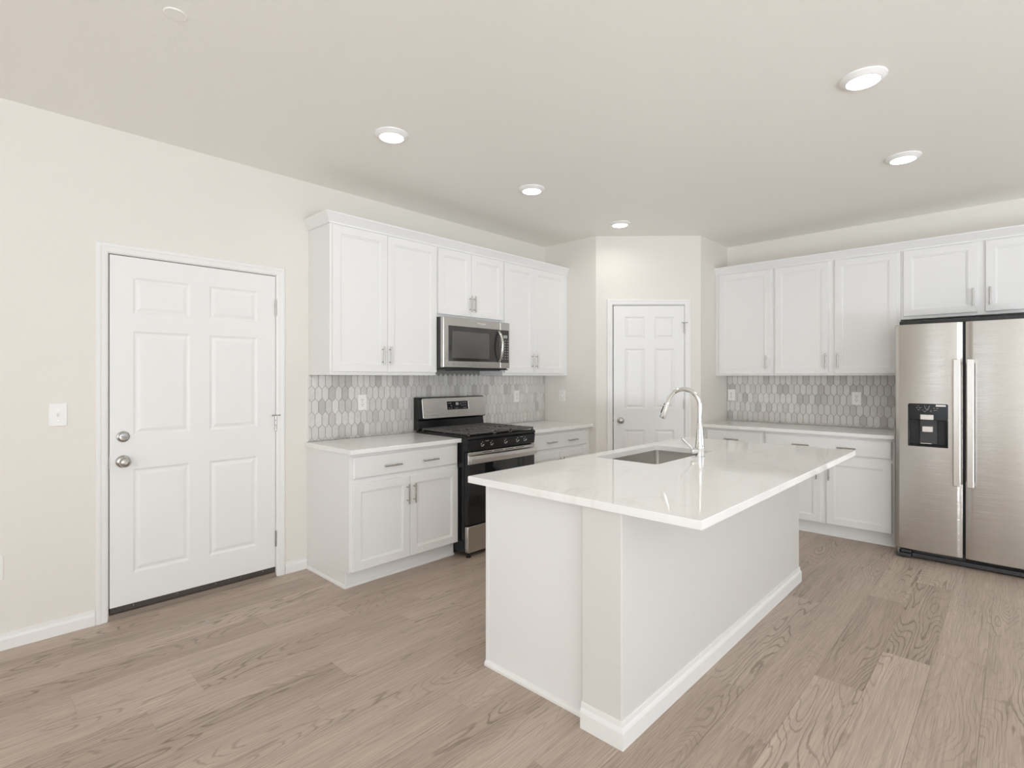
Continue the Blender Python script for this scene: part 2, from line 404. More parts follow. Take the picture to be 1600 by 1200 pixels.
# floor: one mesh, planks as faces carrying their own tone and grain offset
PWID, PLEN = 0.1887, 1.222
known = {}
for yc, xe in ((-0.875,-5.376), (-1.06,-4.970), (-1.26,-5.18), (-1.44,-4.4775), (-1.63,-4.683), (-3.145,-1.79), (-3.52,-1.15), (-3.335,-2.55), (-3.71,-1.95)):
    known[int(math.floor((0.0245 - yc) / PWID))] = xe
bm = bmesh.new(); uvl = bm.loops.layers.uv.new('plank'); cl = bm.loops.layers.float_color.new('tone')
rf = random.Random(11)
row = 0; yt = 0.0245 + PWID
row = -1
while yt > RY0 - 0.2:
    ya, yb_ = yt - PWID, yt
    xe = known.get(row, rf.uniform(-6, -4.8)); xs = xe - PLEN * 12
    while xs < T:
        c = (rf.random(), rf.random(), rf.random(), 1)
        if xs + PLEN > RX0 - T:
            xa, xb = max(xs, RX0 - T), min(xs + PLEN, T); yc0, yc1 = max(ya, RY0-T), min(yb_, T)
            if yc1 > yc0 and xb > xa:
                f = bm.faces.new([bm.verts.new(p) for p in ((xa+.0005,yc0+.0005,0),(xb-.0005,yc0+.0005,0),(xb-.0005,yc1-.0005,0),(xa+.0005,yc1-.0005,0))])
                for lp in f.loops:
                    lp[uvl].uv = (lp.vert.co.x - xs, lp.vert.co.y - ya); lp[cl] = c
        xs += PLEN
    yt -= PWID; row += 1
# sub-floor face just under the joints
f = bm.faces.new([bm.verts.new(p) for p in ((RX0-T,RY0-T,-0.003),(T,RY0-T,-0.003),(T,T,-0.003),(RX0-T,T,-0.003))])
for lp in f.loops: lp[uvl].uv = (0, 0); lp[cl] = (0, 0.3, 0.3, 1)
r = bmesh.ops.extrude_face_region(bm, geom=[f]); bmesh.ops.translate(bm, verts=[v for v in r['geom'] if isinstance(v, bmesh.types.BMVert)], vec=(0, 0, -0.05))
bmesh.ops.recalc_face_normals(bm, faces=bm.faces)
for ff in bm.faces:
    if abs(ff.calc_center_median().z) < 1e-4 and ff.normal.z < 0: ff.normal_flip()
me = bpy.data.meshes.new('floor'); bm.to_mesh(me); bm.free(); me.materials.append(M_FLOOR)
floor = bpy.data.objects.new('floor', me); COL.objects.link(floor); struct(floor)

# baseboards
BASE_P = [(0, 0), (-0.013, 0), (-0.013, 0.052), (-0.010, 0.060), (-0.006, 0.066), (-0.005, 0.082), (0, 0.083)]
def baseboard(b, xa, xb, y=0.0):
    b.prism([(xa, y + p[0], p[1]) for p in BASE_P], (xb - xa, 0, 0))
b = B(); baseboard(b, RX0, MD[0]-JW-0.031); baseboard(b, MD[1]+JW+0.031, -3.988)
struct(b.done('baseboard_left', M_TRIM))
b = B(); baseboard(b, 3.93, -RY0)
struct(b.done('baseboard_right', M_TRIM, fr=RIGHT))
b = B(); baseboard(b, 0.013, PD[0]-0.066); baseboard(b, PD[1]+0.066, DL - 0.013)
struct(b.done('baseboard_pantry', M_TRIM, fr=DIAG))

# ------------------------------------------------------------------ six-panel doors with casings
CAS = [(0, 0), (0, -0.010), (0.006, -0.016), (0.020, -0.016), (0.026, -0.013), (0.048, -0.011), (0.055, -0.007), (0.0585, 0)]   # from the outer edge inwards
def casing(name, fr, x0, x1, zt, w=0.0585, reveal=0.0008):
    """mitred casing round three sides of an opening"""
    b = B()
    prof = [(q[0], q[1]) for q in CAS]
    xo0, xo1, zo = x0 - w - reveal, x1 + w + reveal, zt + w + reveal
    stations = []
    for d, y in prof:
        stations.append([(xo0 + d, y, 0.0), (xo0 + d, y, zo - d), (xo1 - d, y, zo - d), (xo1 - d, y, 0.0)])
    n = len(prof)
    V = [[b.bm.verts.new(p) for p in s] for s in stations]
    for i in range(n):
        j = (i + 1) % n
        for k in range(3): b.bm.faces.new((V[i][k], V[i][k+1], V[j][k+1], V[j][k]))
    b.bm.faces.new([V[i][0] for i in range(n)]); b.bm.faces.new([V[i][3] for i in range(n)])
    return struct(b.done(name, M_TRIM, fr=fr))

def jamb(name, fr, x0, x1, zt, depth, left_stop=True):
    b = B()
    b.box(x0-0.024, x0, 0.0005, depth, 0, zt+0.024); b.box(x1, x1+0.024, 0.0005, depth, 0, zt+0.024); b.box(x0, x1, 0.0005, depth, zt, zt+0.024)
    sy = 0.045   # stop behind the slab
    if left_stop: b.box(x0, x0+0.013, sy, depth, 0, zt)
    b.box(x1-0.013, x1, sy, depth, 0, zt); b.box(x0+0.013, x1-0.013, sy, depth, zt-0.013, zt)
    return struct(b.done(name, M_TRIM, fr=fr))

def six_panel(fr, x0, x1, z0, z1, cols, rows, yf, thick, steps, name):
    """slab facing -y with moulded panels; the object itself is the door"""
    b = B(); vd = {}
    def V(x, y, z):
        k = (round(x, 5), round(y, 5), round(z, 5))
        if k not in vd: vd[k] = b.bm.verts.new(k)
        return vd[k]
    xs = sorted({x0, x1, *[c for q in cols for c in q]}); zs = sorted({z0, z1, *[c for q in rows for c in q]})
    for i in range(len(xs) - 1):
        for j in range(len(zs) - 1):
            cx, cz = (xs[i]+xs[i+1])/2, (zs[j]+zs[j+1])/2
            hit = any(c[0] < cx < c[1] for c in cols) and any(r[0] < cz < r[1] for r in rows)
            rect = (xs[i], xs[i+1], zs[j], zs[j+1])
            if not hit:
                b.bm.faces.new((V(rect[0],yf,rect[2]), V(rect[1],yf,rect[2]), V(rect[1],yf,rect[3]), V(rect[0],yf,rect[3])))
            else:
                prev = None
                for ins, dy in [(0, 0)] + steps:
                    ring = [V(rect[0]+ins,yf+dy,rect[2]+ins), V(rect[1]-ins,yf+dy,rect[2]+ins), V(rect[1]-ins,yf+dy,rect[3]-ins), V(rect[0]+ins,yf+dy,rect[3]-ins)]
                    if prev:
                        for k in range(4): b.bm.faces.new((prev[k], prev[(k+1) % 4], ring[(k+1) % 4], ring[k]))
                    prev = ring
                b.bm.faces.new(prev)
    b.box(x0, x1, yf, yf + thick, z0, z1, skip='f')
    o = b.done(name, M_DOOR, off=(x0, 0, 0), fr=fr); struct(o); OFF[o.name] = Vector((x0, 0, 0))
    return o

# main door on the left wall
STEP6 = [(0.004, 0.0015), (0.012, 0.006), (0.019, 0.0065), (0.036, 0.0015), (0.043, 0.001)]
d1 = six_panel(LEFT, -5.1202, -4.2074, 0.066, 2.044, ((-5.012,-4.722), (-4.616,-4.325)), ((0.238,0.834), (1.025,1.622), (1.721,1.931)), 0.001, 0.042, STEP6, 'door_1')
d1['label'] = 'white six-panel entry door with deadbolt and nickel knob'
jamb('trim_3', LEFT, MD[0], MD[1], MD[2], T)
casing('trim_1', LEFT, MD[0], MD[1], MD[2])['label'] = 'white casing round the wide entry door'
b = B()
b.lathe((-5.058, 0.001, 1.0215), (0,-1,0), [(0,0.031), (0.004,0.0315), (0.009,0.029), (0.012,0.022), (0.016,0.019), (0.018,0.0)], 36)
dbolt = b.done('deadbolt', M_NICKEL, d1, smooth=35); dbolt['label'] = 'round satin nickel deadbolt'
B().box(-5.074, -5.042, -0.030, -0.015, 1.017, 1.026).done('thumb_turn', M_NICKEL, dbolt, bevel=0.003)
b = B()
b.lathe((-5.058, 0.001, 0.881), (0,-1,0), [(0,0.034), (0.003,0.035), (0.008,0.031), (0.012,0.017), (0.030,0.0125), (0.036,0.018), (0.044,0.026), (0.054,0.028), (0.062,0.025), (0.067,0.017), (0.069,0.0)], 40)
kb = b.done('door_knob', M_NICKEL, d1, smooth=40); kb['label'] = 'satin nickel door knob'
b = B(); b.lathe((-5.058, -0.067, 0.881), (0,-1,0), [(0,0.012), (0.003,0.012), (0.004,0.0095), (0.001,0.009), (0.001,0.0)], 24); b.done('lock_button', M_NICKEL, kb, smooth=40)
B().box(-5.1232, -5.1205, -0.002, 0.03, 0.845, 0.915).done('latch_plate', M_NICKEL, d1)
b = B(); b.box(MD[0]+0.0002, -5.1205, 0.006, 0.044, 0.07, MD[2]-0.0002); b.box(-5.1202, -4.2076, 0.006, 0.044, 2.0443, MD[2]-0.0002); b.done('dark_gap_strip', M_RUBBER, d1)  # black strip added in the slab gap so it reads as deep shade
def hinge(par, x, z0, z1, yc=-0.006):
    b = B(); b.cyl((x, yc, z0), (x, yc, z1), 0.0065, 14); b.cyl((x, yc, z0-0.004), (x, yc, z0), 0.004, 10); b.cyl((x, yc, z1), (x, yc, z1+0.004), 0.0045, 10)
    for k in range(1, 5):
        zz = z0 + (z1-z0)*k/5; b.cyl((x, yc, zz-0.0006), (x, yc, zz+0.0006), 0.0068, 14)
    b.box(x-0.003, x+0.003, yc, 0.03, z0, z1)
    h = b.done('hinge', M_NICKEL, par, smooth=30); h['label'] = 'satin nickel hinge'; return h
for z0, z1 in ((1.781,1.881), (0.996,1.094), (0.208,0.308)): hinge(d1, -4.2059, z0, z1)
def pin_stop(par, x, z, yc=-0.006):
    b = B(); b.cyl((x, yc, z-0.002), (x, yc, z+0.003), 0.008, 14)
    b.cyl((x-0.028, yc-0.012, z), (x+0.022, yc-0.012, z), 0.0028, 8); b.cyl((x, yc, z), (x, yc-0.012, z), 0.004, 8)
    b.cyl((x-0.030, yc-0.012, z), (x-0.024, yc-0.012, z), 0.0055, 10); b.cyl((x+0.018, yc-0.012, z), (x+0.024, yc-0.012, z), 0.0055, 10)
    b.done('door_stop', M_NICKEL, par, smooth=40)
pin_stop(d1, -4.2059, 1.099)
b = B(); b.box(-5.1195, -4.208, -0.001, 0.043, 0.036, 0.066)
sw = b.done('door_sweep', M_RUBBER, d1); sw['label'] = 'dark brown rubber door sweep'
b = B()
for x in (-5.01, -4.79, -4.58, -4.50, -4.43, -4.29): b.cyl((x, -0.001, 0.056), (x, -0.003, 0.056), 0.0035, 8)
b.done('screws', M_NICKEL, sw)
b = B(); b.prism([(MD[0], -0.012, 0), (MD[0], -0.012, 0.004), (MD[0], 0.002, 0.026), (MD[0], 0.030, 0.034), (MD[0], T, 0.034), (MD[0], T, 0)], (MD[1]-MD[0], 0, 0))
struct(b.done('trim_5', M_THRESH), 'bronze threshold under the entry door')

# pantry door on the diagonal
STEPP = [(0.004, 0.002), (0.014, 0.007), (0.020, 0.0075), (0.032, 0.002), (0.038, 0.001)]
d2 = six_panel(DIAG, 0.1755, 0.8680, 0.012, 2.0625, ((0.285,0.482), (0.577,0.775)), ((0.200,0.840), (1.048,1.638), (1.737,1.953)), 0.004, 0.035, STEPP, 'door_2')
d2['label'] = 'narrow white six-panel pantry door on the diagonal wall'
jamb('trim_4', DIAG, PD[0], PD[1], PD[2], 0.10, False)
casing('trim_2', DIAG, PD[0], PD[1], PD[2])['label'] = 'white casing round the pantry door'
b = B()
b.lathe((0.242, 0.004, 0.932), (0,-1,0), [(0,0.031), (0.004,0.032), (0.008,0.026), (0.012,0.014), (0.028,0.0115), (0.034,0.018), (0.042,0.026), (0.052,0.028), (0.060,0.024), (0.065,0.014), (0.066,0.0)], 36)
kb = b.done('door_knob', M_NICKEL, d2, smooth=40); kb['label'] = 'satin nickel door knob'
b = B(); b.box(0.1675, 0.1755, 0.006, 0.03, 0.918, 0.948); b.done('latch', M_NICKEL, d2, bevel=0.002)
for z0, z1 in ((1.79,1.887), (1.048,1.138), (0.20,0.29)): hinge(d2, 0.8693, z0, z1)
pin_stop(d2, 0.8693, 1.893)

# ------------------------------------------------------------------ cabinets
SHK = lambda t: [(0, t+0.002), (0.002, t), (0.054, t), (0.056, t+0.004), (0.064, t+0.0055), (0.066, t+0.010)]
def pull(par, x, z, yf, length, vertical):
    """bar pull on two posts"""
    b = B(); y = yf - 0.030; h = length/2; p = length/2 - 0.022
    if vertical:
        b.cyl((x, y, z-h), (x, y, z+h), 0.0058, 14)
        for s in (-p, p): b.cyl((x, yf, z+s), (x, y, z+s), 0.0042, 10)
    else:
        b.cyl((x-h, y, z), (x+h, y, z), 0.0058, 14)
        for s in (-p, p): b.cyl((x+s, yf, z), (x+s, y, z), 0.0042, 10)
    o = b.done('handle', M_NICKEL, par, smooth=40); o['label'] = 'brushed nickel bar pull'; return o
def cab_door(par, x0, x1, z0, z1, yf, hx=None, hz=None):
    o = B().nested(x0, x1, z0, z1, yf + 0.020, SHK(yf)).done('door', M_CAB, par)
    if hx is not None: pull(o, hx, hz, yf, 0.136, True)
    return o
def drawer(par, x0, x1, z0, z1, yf, pulls, zc):
    o = B().nested(x0, x1, z0, z1, yf + 0.020, [(0, yf+0.006), (0.003, yf+0.003), (0.010, yf), (0.02, yf)]).done('drawer', M_CAB, par)
    for x in pulls: pull(o, x, zc, yf, 0.136, False)
    return o

UD = 0.305; UF = -0.325; ZB, ZT = 1.372, 2.41
UG = 'white wall cabinets'
def wall_cab(label, fr, x0, x1, z0, doors, zd0, zd1=2.393):
    t = thing('wall_cabinet', label, 'cabinet', fr, (x0, 0, z0))
    B().box(x0, x1, -UD, -0.001, z0, ZT).done('cabinet_box', M_CAB, t, bevel=0.0015)
    for d in doors: cab_door(t, d[0], d[1], zd0, zd1, UF, d[2], d[3])
    return t
wall_cab('tall white double-door wall cabinet nearest the entry door', LEFT, -3.972, -3.0705, ZB, ((-3.957,-3.5285,-3.574,1.513), (-3.5255,-3.0735,-3.514,1.513)), 1.396)
wall_cab('short white double-door wall cabinet above the microwave', LEFT, -3.0695, -2.3105, 1.842, ((-3.055,-2.703,-2.724,1.972), (-2.699,-2.321,-2.678,1.972)), 1.865)
wall_cab('tall white double-door wall cabinet between microwave and pantry wall', LEFT, -2.3095, -1.3625, ZB, ((-2.298,-1.9035,-1.932,1.508), (-1.9005,-1.430,-1.872,1.508)), 1.396)
wall_cab('tall single-door white wall cabinet beside the pantry wall, right of the faucet', RIGHT, 1.4165, 1.976, ZB, ((1.460,1.955,1.922,1.500),), 1.390)
wall_cab('tall white wall cabinet of two doors left of the refrigerator', RIGHT, 1.977, 2.968, ZB, ((1.995,2.445,2.426,1.502), (2.493,2.947,2.520,1.502)), 1.390)
wall_cab('short white wall cabinet above the refrigerator', RIGHT, 2.969, 3.935, 1.834, ((2.989,3.447,3.423,1.972), (3.495,3.915,3.521,1.972)), 1.858)

CRN = [(0.0, 0.0), (0.006, 0.0), (0.008, 0.010), (0.020, 0.030), (0.034, 0.052), (0.040, 0.060), (0.042, 0.070), (0.0, 0.070)]   # (out, up)
def crown(name, label, fr, x0, x1, ret_left=False, ret_right=False):
    b = B(); n = len(CRN); st = []
    for o, u in CRN:
        z = 2.402 + u; y = -(UD + 0.001) - o
        row = []
        if ret_left: row += [(x0 - o, -0.001, z), (x0 - o, y, z)]
        else: row += [(x0, y, z)]
        if ret_right: row += [(x1 + o, y, z), (x1 + o, -0.001, z)]
        else: row += [(x1, y, z)]
        st.append([b.bm.verts.new(p) for p in row])
    m = len(st[0])
    for i in range(n):
        j = (i + 1) % n
        for k in range(m - 1): b.bm.faces.new((st[i][k], st[i][k+1], st[j][k+1], st[j][k]))
    b.bm.faces.new([st[i][0] for i in range(n)]); b.bm.faces.new([st[i][-1] for i in range(n)])
    o = b.done(name, M_CAB, off=(x0, 0, 2.402), fr=fr)
    return shaped(o, label, 'molding')
crown('crown_molding', 'white crown molding along the cabinets over the range', LEFT, -3.974, -1.363, True, False)
crown('crown_molding', 'white crown molding along the cabinets beside and over the refrigerator', RIGHT, 1.4160, 3.937, False, True)

ZC = 0.896; ZCB = 0.866; BF = -0.605; BD = 0.585
def base_cab(label, fr, x0, x1, drawers, doors, end_left=False, toe=0.535):
    t = thing('base_cabinet', label, 'cabinet', fr, (x0, 0, 0))
    b = B(); b.box(x0, x1, -BD, -0.001, 0.108, ZCB - 0.0005)
    if end_left: b.box(x0, x0 + 0.018, -toe, -0.001, 0, 0.108)
    b.done('cabinet_box', M_CAB, t, bevel=0.0015)
    B().box(x0 + (0.018 if end_left else 0), x1, -toe, -toe + 0.016, 0, 0.1075).done('toe_kick', M_CAB, t)
    b = B(); q = [(0,0), (-0.012,0), (-0.012,0.008), (-0.008,0.016), (0,0.019)]
    b.prism([(x0 - (0.012 if end_left else 0), -toe + p[0], p[1]) for p in q], (x1 - x0 + (0.012 if end_left else 0), 0, 0))
    if end_left: b.prism([(x0 + p[0], -toe - 0.0, p[1]) for p in q], (0, toe - 0.001, 0))
    b.done('shoe_molding', M_CAB, t)
    if end_left: B().box(x0 - 0.003, x0 + 0.03, -toe - 0.006, -toe + 0.002, 0.019, 0.107).done('filler_strip', M_CAB, t, bevel=0.001)
    for d in drawers: drawer(t, d[0], d[1], 0.703, 0.843, BF, d[2], 0.768)
    for d in doors: cab_door(t, d[0], d[1], 0.114, 0.672, BF, d[2], 0.553)
    return t
base_cab('white base cabinet left of the range, under the countertop end', LEFT, -3.985, -3.081, ((-3.965,-3.094,(-3.683,-3.365)),), ((-3.967,-3.5305,-3.556), (-3.5275,-3.094,-3.502)), True)
base_cab('white base cabinet between the range and the pantry wall', LEFT, -2.309, -1.3625, ((-2.296,-1.421,(-2.0,-1.684)),), ((-2.296,-1.8605,-1.888), (-1.8575,-1.421,-1.83)))
base_cab('white single-drawer base cabinet beside the pantry wall, behind the faucet', RIGHT, 1.4165, 1.980, ((1.450,1.967,(1.70,)),), ((1.450,1.967,1.94),))
base_cab('white wide base cabinet left of the refrigerator', RIGHT, 1.981, 2.968, ((1.996,2.948,(2.297,2.642)),), ((1.996,2.446,2.421), (2.492,2.948,2.515)))

# countertops
def counter(name, label, fr, x0, x1, z0=ZCB, depth=0.631):
    o = B().box(x0, x1, -depth, -0.001, z0, ZC).done(name, M_QUARTZ, bevel=0.0025, off=(x0, 0, z0), fr=fr)
    return shaped(o, label, 'countertop')
counter('countertop', 'white quartz countertop left of the range', LEFT, -4.0, -3.0785)
counter('countertop', 'white quartz countertop between range and pantry wall', LEFT, -2.312, -1.3625)
counter('countertop', 'white quartz countertop between pantry wall and refrigerator', RIGHT, 1.4165, 2.972)

# ------------------------------------------------------------------ tile backsplashes
def clip(poly, x0, x1, z0, z1):
    for ax, v, s in ((0, x0, 1), (0, x1, -1), (1, z0, 1), (1, z1, -1)):
        out = []
        for i in range(len(poly)):
            p, q = poly[i], poly[(i+1) % len(poly)]; dp, dq = (p[ax]-v)*s, (q[ax]-v)*s
            if dp >= 0: out.append(p)
            if (dp >= 0) != (dq >= 0):
                t = dp/(dp-dq); out.append((p[0]+(q[0]-p[0])*t, p[1]+(q[1]-p[1])*t))
        poly = out
        if len(poly) < 3: return []
    return poly
def backsplash(label, fr, xa, xb, ztop, cx, seed):
    rr = random.Random(seed)
    t = thing('tile_backsplash', label, 'backsplash', fr, (xa, 0, ZC))
    b = B()
    for za, zb, x0, x1 in ztop: b.box(x0, x1, -0.0045, -0.0005, za, zb)
    b.done('grout', M_GROUT, t)
    bm = bmesh.new(); cl = bm.loops.layers.float_color.new('tone'); o3 = OFF[t.name]
    W, HS, TIP, PX, PZ = 0.0247, 0.034, 0.0262, 0.0524, 0.0940
    for r in range(6):
        zc = 0.955 - PZ + r * PZ
        x = cx + (0 if r % 2 == 1 else PX/2)
        x -= math.ceil((x - xa) / PX + 1) * PX
        while x < xb + PX:
            hexa = [(x-W, zc-HS), (x, zc-HS-TIP+0.0012), (x+W, zc-HS), (x+W, zc+HS), (x, zc+HS+TIP-0.0012), (x-W, zc+HS)]
            tone = rr.random(); tone = tone*0.18 if rr.random() < 0.16 else 0.3 + 0.7*tone
            for za, zb, x0, x1 in ztop:
                p = clip(hexa, x0+0.0006, x1-0.0006, za+0.0006, zb-0.0002)
                if len(p) < 3: continue
                cxp = sum(q[0] for q in p)/len(p); czp = sum(q[1] for q in p)/len(p)
                tilt = (rr.uniform(-.018,.018), rr.uniform(-.012,.012))
                def yy(q): return -0.0078 + tilt[0]*(q[0]-cxp) + tilt[1]*(q[1]-czp)
                def ins(q, k):
                    d = math.hypot(q[0]-cxp, q[1]-czp); f = max(0.2, 1 - k/max(d, 1e-4)); return (cxp+(q[0]-cxp)*f, czp+(q[1]-czp)*f)
                rings = []
                for kk, dy in ((0, None), (0, 0.0016), (0.0022, 0.0)):
                    rings.append([bm.verts.new(Vector((ins(q,kk)[0], (-0.004 if dy is None else yy(ins(q,kk)) + dy), ins(q,kk)[1])) - o3) for q in p])
                N = len(p); fs = []
                for i in range(2):
                    for k in range(N): fs.append(bm.faces.new((rings[i][k], rings[i][(k+1) % N], rings[i+1][(k+1) % N], rings[i+1][k])))
                fs.append(bm.faces.new(rings[2]))
                for f in fs:
                    for lp in f.loops: lp[cl] = (tone, tone, tone, 1)
            x += PX
    bmesh.ops.recalc_face_normals(bm, faces=bm.faces)
    me = bpy.data.meshes.new('tiles'); bm.to_mesh(me); bm.free(); me.materials.append(M_TILE)
    for i, p in enumerate(me.polygons): pass
    o = bpy.data.objects.new('tiles', me); COL.objects.link(o); o.parent = t
    return t
t = backsplash('pale grey picket tile backsplash behind the range', LEFT, -3.978, -1.3625, ((ZC+.001, 1.371, -3.978, -3.0705), (ZC+.001, 1.422, -3.0705, -2.3095), (ZC+.001, 1.371, -2.3095, -1.3625)), -3.928 + 0.0262*0, 3)
B().box(-3.981, -3.978, -0.010, -0.0005, ZC+.001, 1.371).done('edge_trim', M_TRIM, t)
backsplash('grey picket tile backsplash left of the refrigerator', RIGHT, 1.4165, 2.968, ((ZC+.001, 1.371, 1.4165, 2.968),), 2.81, 5)

# ------------------------------------------------------------------ outlets and switches
def plate(t, x, z, yw, w=0.076, h=0.120):
    return B().rplate(x-w/2, x+w/2, z-h/2, z+h/2, yw, yw-0.006, 0.004, 0.0025).done('cover_plate', M_PLASTIC, t, smooth=30)
def outlet(label, fr, x, z, yw):
    t = thing('wall_outlet', label, 'outlet', fr, (x, yw, z - 0.06))
    p = plate(t, x, z, yw)
    for s in (-1, 1):
        zc = z + s*0.0195
        r = B().rplate(x-0.017, x+0.017, zc-0.0145, zc+0.0145, yw-0.005, yw-0.0078, 0.0075, 0.0006).done('receptacle', M_PLASTIC, t, smooth=30)
        b = B(); yy = yw-0.0081
        b.box(x-0.0085, x-0.006, yy, yw-0.007, zc-0.002, zc+0.008); b.box(x+0.006, x+0.0085, yy, yw-0.007, zc-0.001, zc+0.007)
        b.cyl((x, yw-0.007, zc-0.0075), (x, yy, zc-0.0075), 0.003, 12)
        b.done('slots', M_SLOT, r)
    B().cyl((x, yw-0.005, z), (x, yw-0.0072, z), 0.0028, 12).done('screw', M_NICKEL, p)
    return t
def switch(label, fr, x, z, yw, blank=False):
    t = thing('light_switch', label, 'switch', fr, (x, yw, z - 0.06))
    p = plate(t, x, z, yw)
    b = B(); b.prism([(x-0.005, yw-0.005, z-0.011), (x-0.005, yw-0.005, z+0.011), (x-0.005, yw-0.017, z+0.009), (x-0.005, yw-0.016, z+0.003), (x-0.005, yw-0.008, z-0.011)], (0.010, 0, 0)); b.done('toggle', M_PLASTIC, t, bevel=0.001)
    for s in (-0.03, 0.03): B().cyl((x, yw-0.005, z+s), (x, yw-0.0072, z+s), 0.0028, 12).done('screw', M_NICKEL, p)
    return t
outlet('white duplex outlet on the tile above the counter left of the range', LEFT, -3.551, 1.164, -0.0085)
outlet('white duplex outlet on the tile right of the range', LEFT, -1.808, 1.165, -0.0085)
outlet('white duplex outlet at the pantry-wall end of the grey tile', RIGHT, 1.465, 1.168, -0.0085)
outlet('white duplex outlet on the grey tile near the refrigerator', RIGHT, 2.601, 1.163, -0.0085)
switch('white light switch on the side wall between range counter and pantry door', PLEFT, 0.241, 1.167, 0.0)
switch('white light switch on the wall left of the entry door', LEFT, -5.340, 1.160, 0.0)
outlet('white outlet low on the wall at the left edge of the photo', LEFT, -5.585, 0.409, 0.0)

# ------------------------------------------------------------------ gas range
def make_range():
    X0, X1 = -3.0755, -2.3145
    t = thing('gas_range', 'black and stainless gas range between the base cabinets', 'range', LEFT, ((X0+X1)/2, 0, 0))
    b = B(); b.box(X0, X1, -0.655, -0.04, 0.035, 0.895); b.done('body', M_BLACK, t, bevel=0.004)
    # cooktop pan with a raised lip
    b = B(); b.prism([(X0-0.001, -0.06, 0.896), (X0-0.001, -0.655, 0.896), (X0-0.001, -0.695, 0.884), (X0-0.001, -0.703, 0.893), (X0-0.001, -0.700, 0.906), (X0-0.001, -0.685, 0.914), (X0-0.001, -0.06, 0.914)], (X1-X0+0.002, 0, 0))
    ct = b.done('cooktop', M_BLACK, t, bevel=0.003)
    for bx in (X0+0.17, X1-0.17):
        for by in (-0.22, -0.52):
            q = B().lathe((bx, by, 0.9135), (0,0,1), [(0,0.045), (0.006,0.043), (0.008,0.032), (0.012,0.031), (0.014,0.028), (0.014,0)], 28).done('burner', M_BLACKM, ct, smooth=35)
    # cast-iron grates, three sections of bars standing on feet
    zt, zb = 0.938, 0.924
    for (ga, gb) in ((X0+0.012, X0+0.292), (X0+0.295, X1-0.295), (X1-0.292, X1-0.012)):
        b = B(); ya, yb = -0.690, -0.115; w = 0.014
        b.box(ga, gb, ya, ya+w, zb, zt); b.box(ga, gb, yb-w, yb, zb, zt); b.box(ga, ga+w, ya, yb, zb, zt); b.box(gb-w, gb, ya, yb, zb, zt)
        ym = (ya+yb)/2; xm = (ga+gb)/2
        b.box(ga, gb, ym-w/2, ym+w/2, zb, zt)
        nb = 5 if gb-ga > 0.2 else 3
        for k in range(1, nb + 1):
            xx = ga + (gb-ga)*k/(nb+1)
            b.box(xx-0.006, xx+0.006, ya, ya+0.20 if k != (nb+1)//2 else ym-0.06, zb, zt)
            b.box(xx-0.006, xx+0.006, ya+0.235 if k % 2 else ya+0.25, ym, zb, zt)
            b.box(xx-0.006, xx+0.006, ym, ym+0.11 if k % 2 else ym+0.09, zb, zt); b.box(xx-0.006, xx+0.006, ym+0.14, yb, zb, zt)
        for yy in (ya+0.10, ya+0.17, ym+0.12, ym+0.20): b.box(ga, gb, yy-0.006, yy+0.006, zb, zt)
        for px in (ga, gb-w):
            for py in (ya, ym-w/2, yb-w): b.box(px, px+w, py, py+w, 0.9135, zb)
        b.done('grate', M_GRATE, ct, bevel=0.002)
    # backguard: black housing, sloped steel face, control display
    b = B(); b.prism([(X0+0.004, -0.012, 0.915), (X0+0.004, -0.075, 0.915), (X0+0.004, -0.062, 0.996), (X0+0.004, -0.092, 1.004), (X0+0.004, -0.068, 1.182), (X0+0.004, -0.050, 1.188), (X0+0.004, -0.012, 1.188)], (X1-X0-0.008, 0, 0))
    bg = b.done('backguard', M_BLACK, t, bevel=0.006)
    sl = lambda z: -0.092 + (z-1.004)/(1.182-1.004)*0.024
    def slab(x0, x1, z0, z1, out, r, name, mat, par, ch=0.002):
        b = B(); o = b.rring(x0, x1, z0, z1, r); i = b.rring(x0+ch, x1-ch, z0+ch, z1-ch, max(r-ch, .0005))
        A = [b.bm.verts.new((x, sl(z)+0.002, z)) for x, z in o]; C = [b.bm.verts.new((x, sl(z)-out+ch, z)) for x, z in o]; D = [b.bm.verts.new((x, sl(z)-out, z)) for x, z in i]
        for P, Q in ((A, C), (C, D)):
            for k in range(len(o)): b.bm.faces.new((P[k], P[(k+1) % len(o)], Q[(k+1) % len(o)], Q[k]))
        b.bm.faces.new(D); b.bm.faces.new(A[::-1]); return b.done(name, mat, par)
    fp = slab(X0+0.042, X1-0.006, 1.009, 1.180, 0.006, 0.014, 'steel_panel', M_STEEL, bg); fp['label'] = 'stainless panel of the backguard'
    dx0 = X0 + 0.306
    dp = slab(dx0, dx0+0.243, 1.075, 1.146, 0.008, 0.004, 'control_display', M_BLACK, fp); dp['label'] = 'black oven control display'
    b = B(); m = slab(dx0+0.098, dx0+0.130, 1.112, 1.136, 0.0085, 0.001, 'clock_window', M_LCD, dp, 0.0004)
    b = B()
    rk = random.Random(2)
    for xx, zz in ((.02,1.130), (.04,1.131), (.045,1.108), (.022,1.088), (.045,1.087), (.095,1.086), (.115,1.087), (.16,1.131), (.185,1.131), (.21,1.131), (.165,1.110), (.19,1.110), (.212,1.110), (.19,1.088), (.212,1.088), (.15,1.122)):
        b.box(dx0+xx-0.0055, dx0+xx+0.0055, sl(zz)-0.0088, sl(zz)-0.007, zz-0.003, zz+0.003)
    into(b, dp, M_MARKG)
    slab(dx0+0.2445, dx0+0.2495, 1.077, 1.144, 0.0075, 0.001, 'display_edge', M_CHROME, dp, 0.0004)
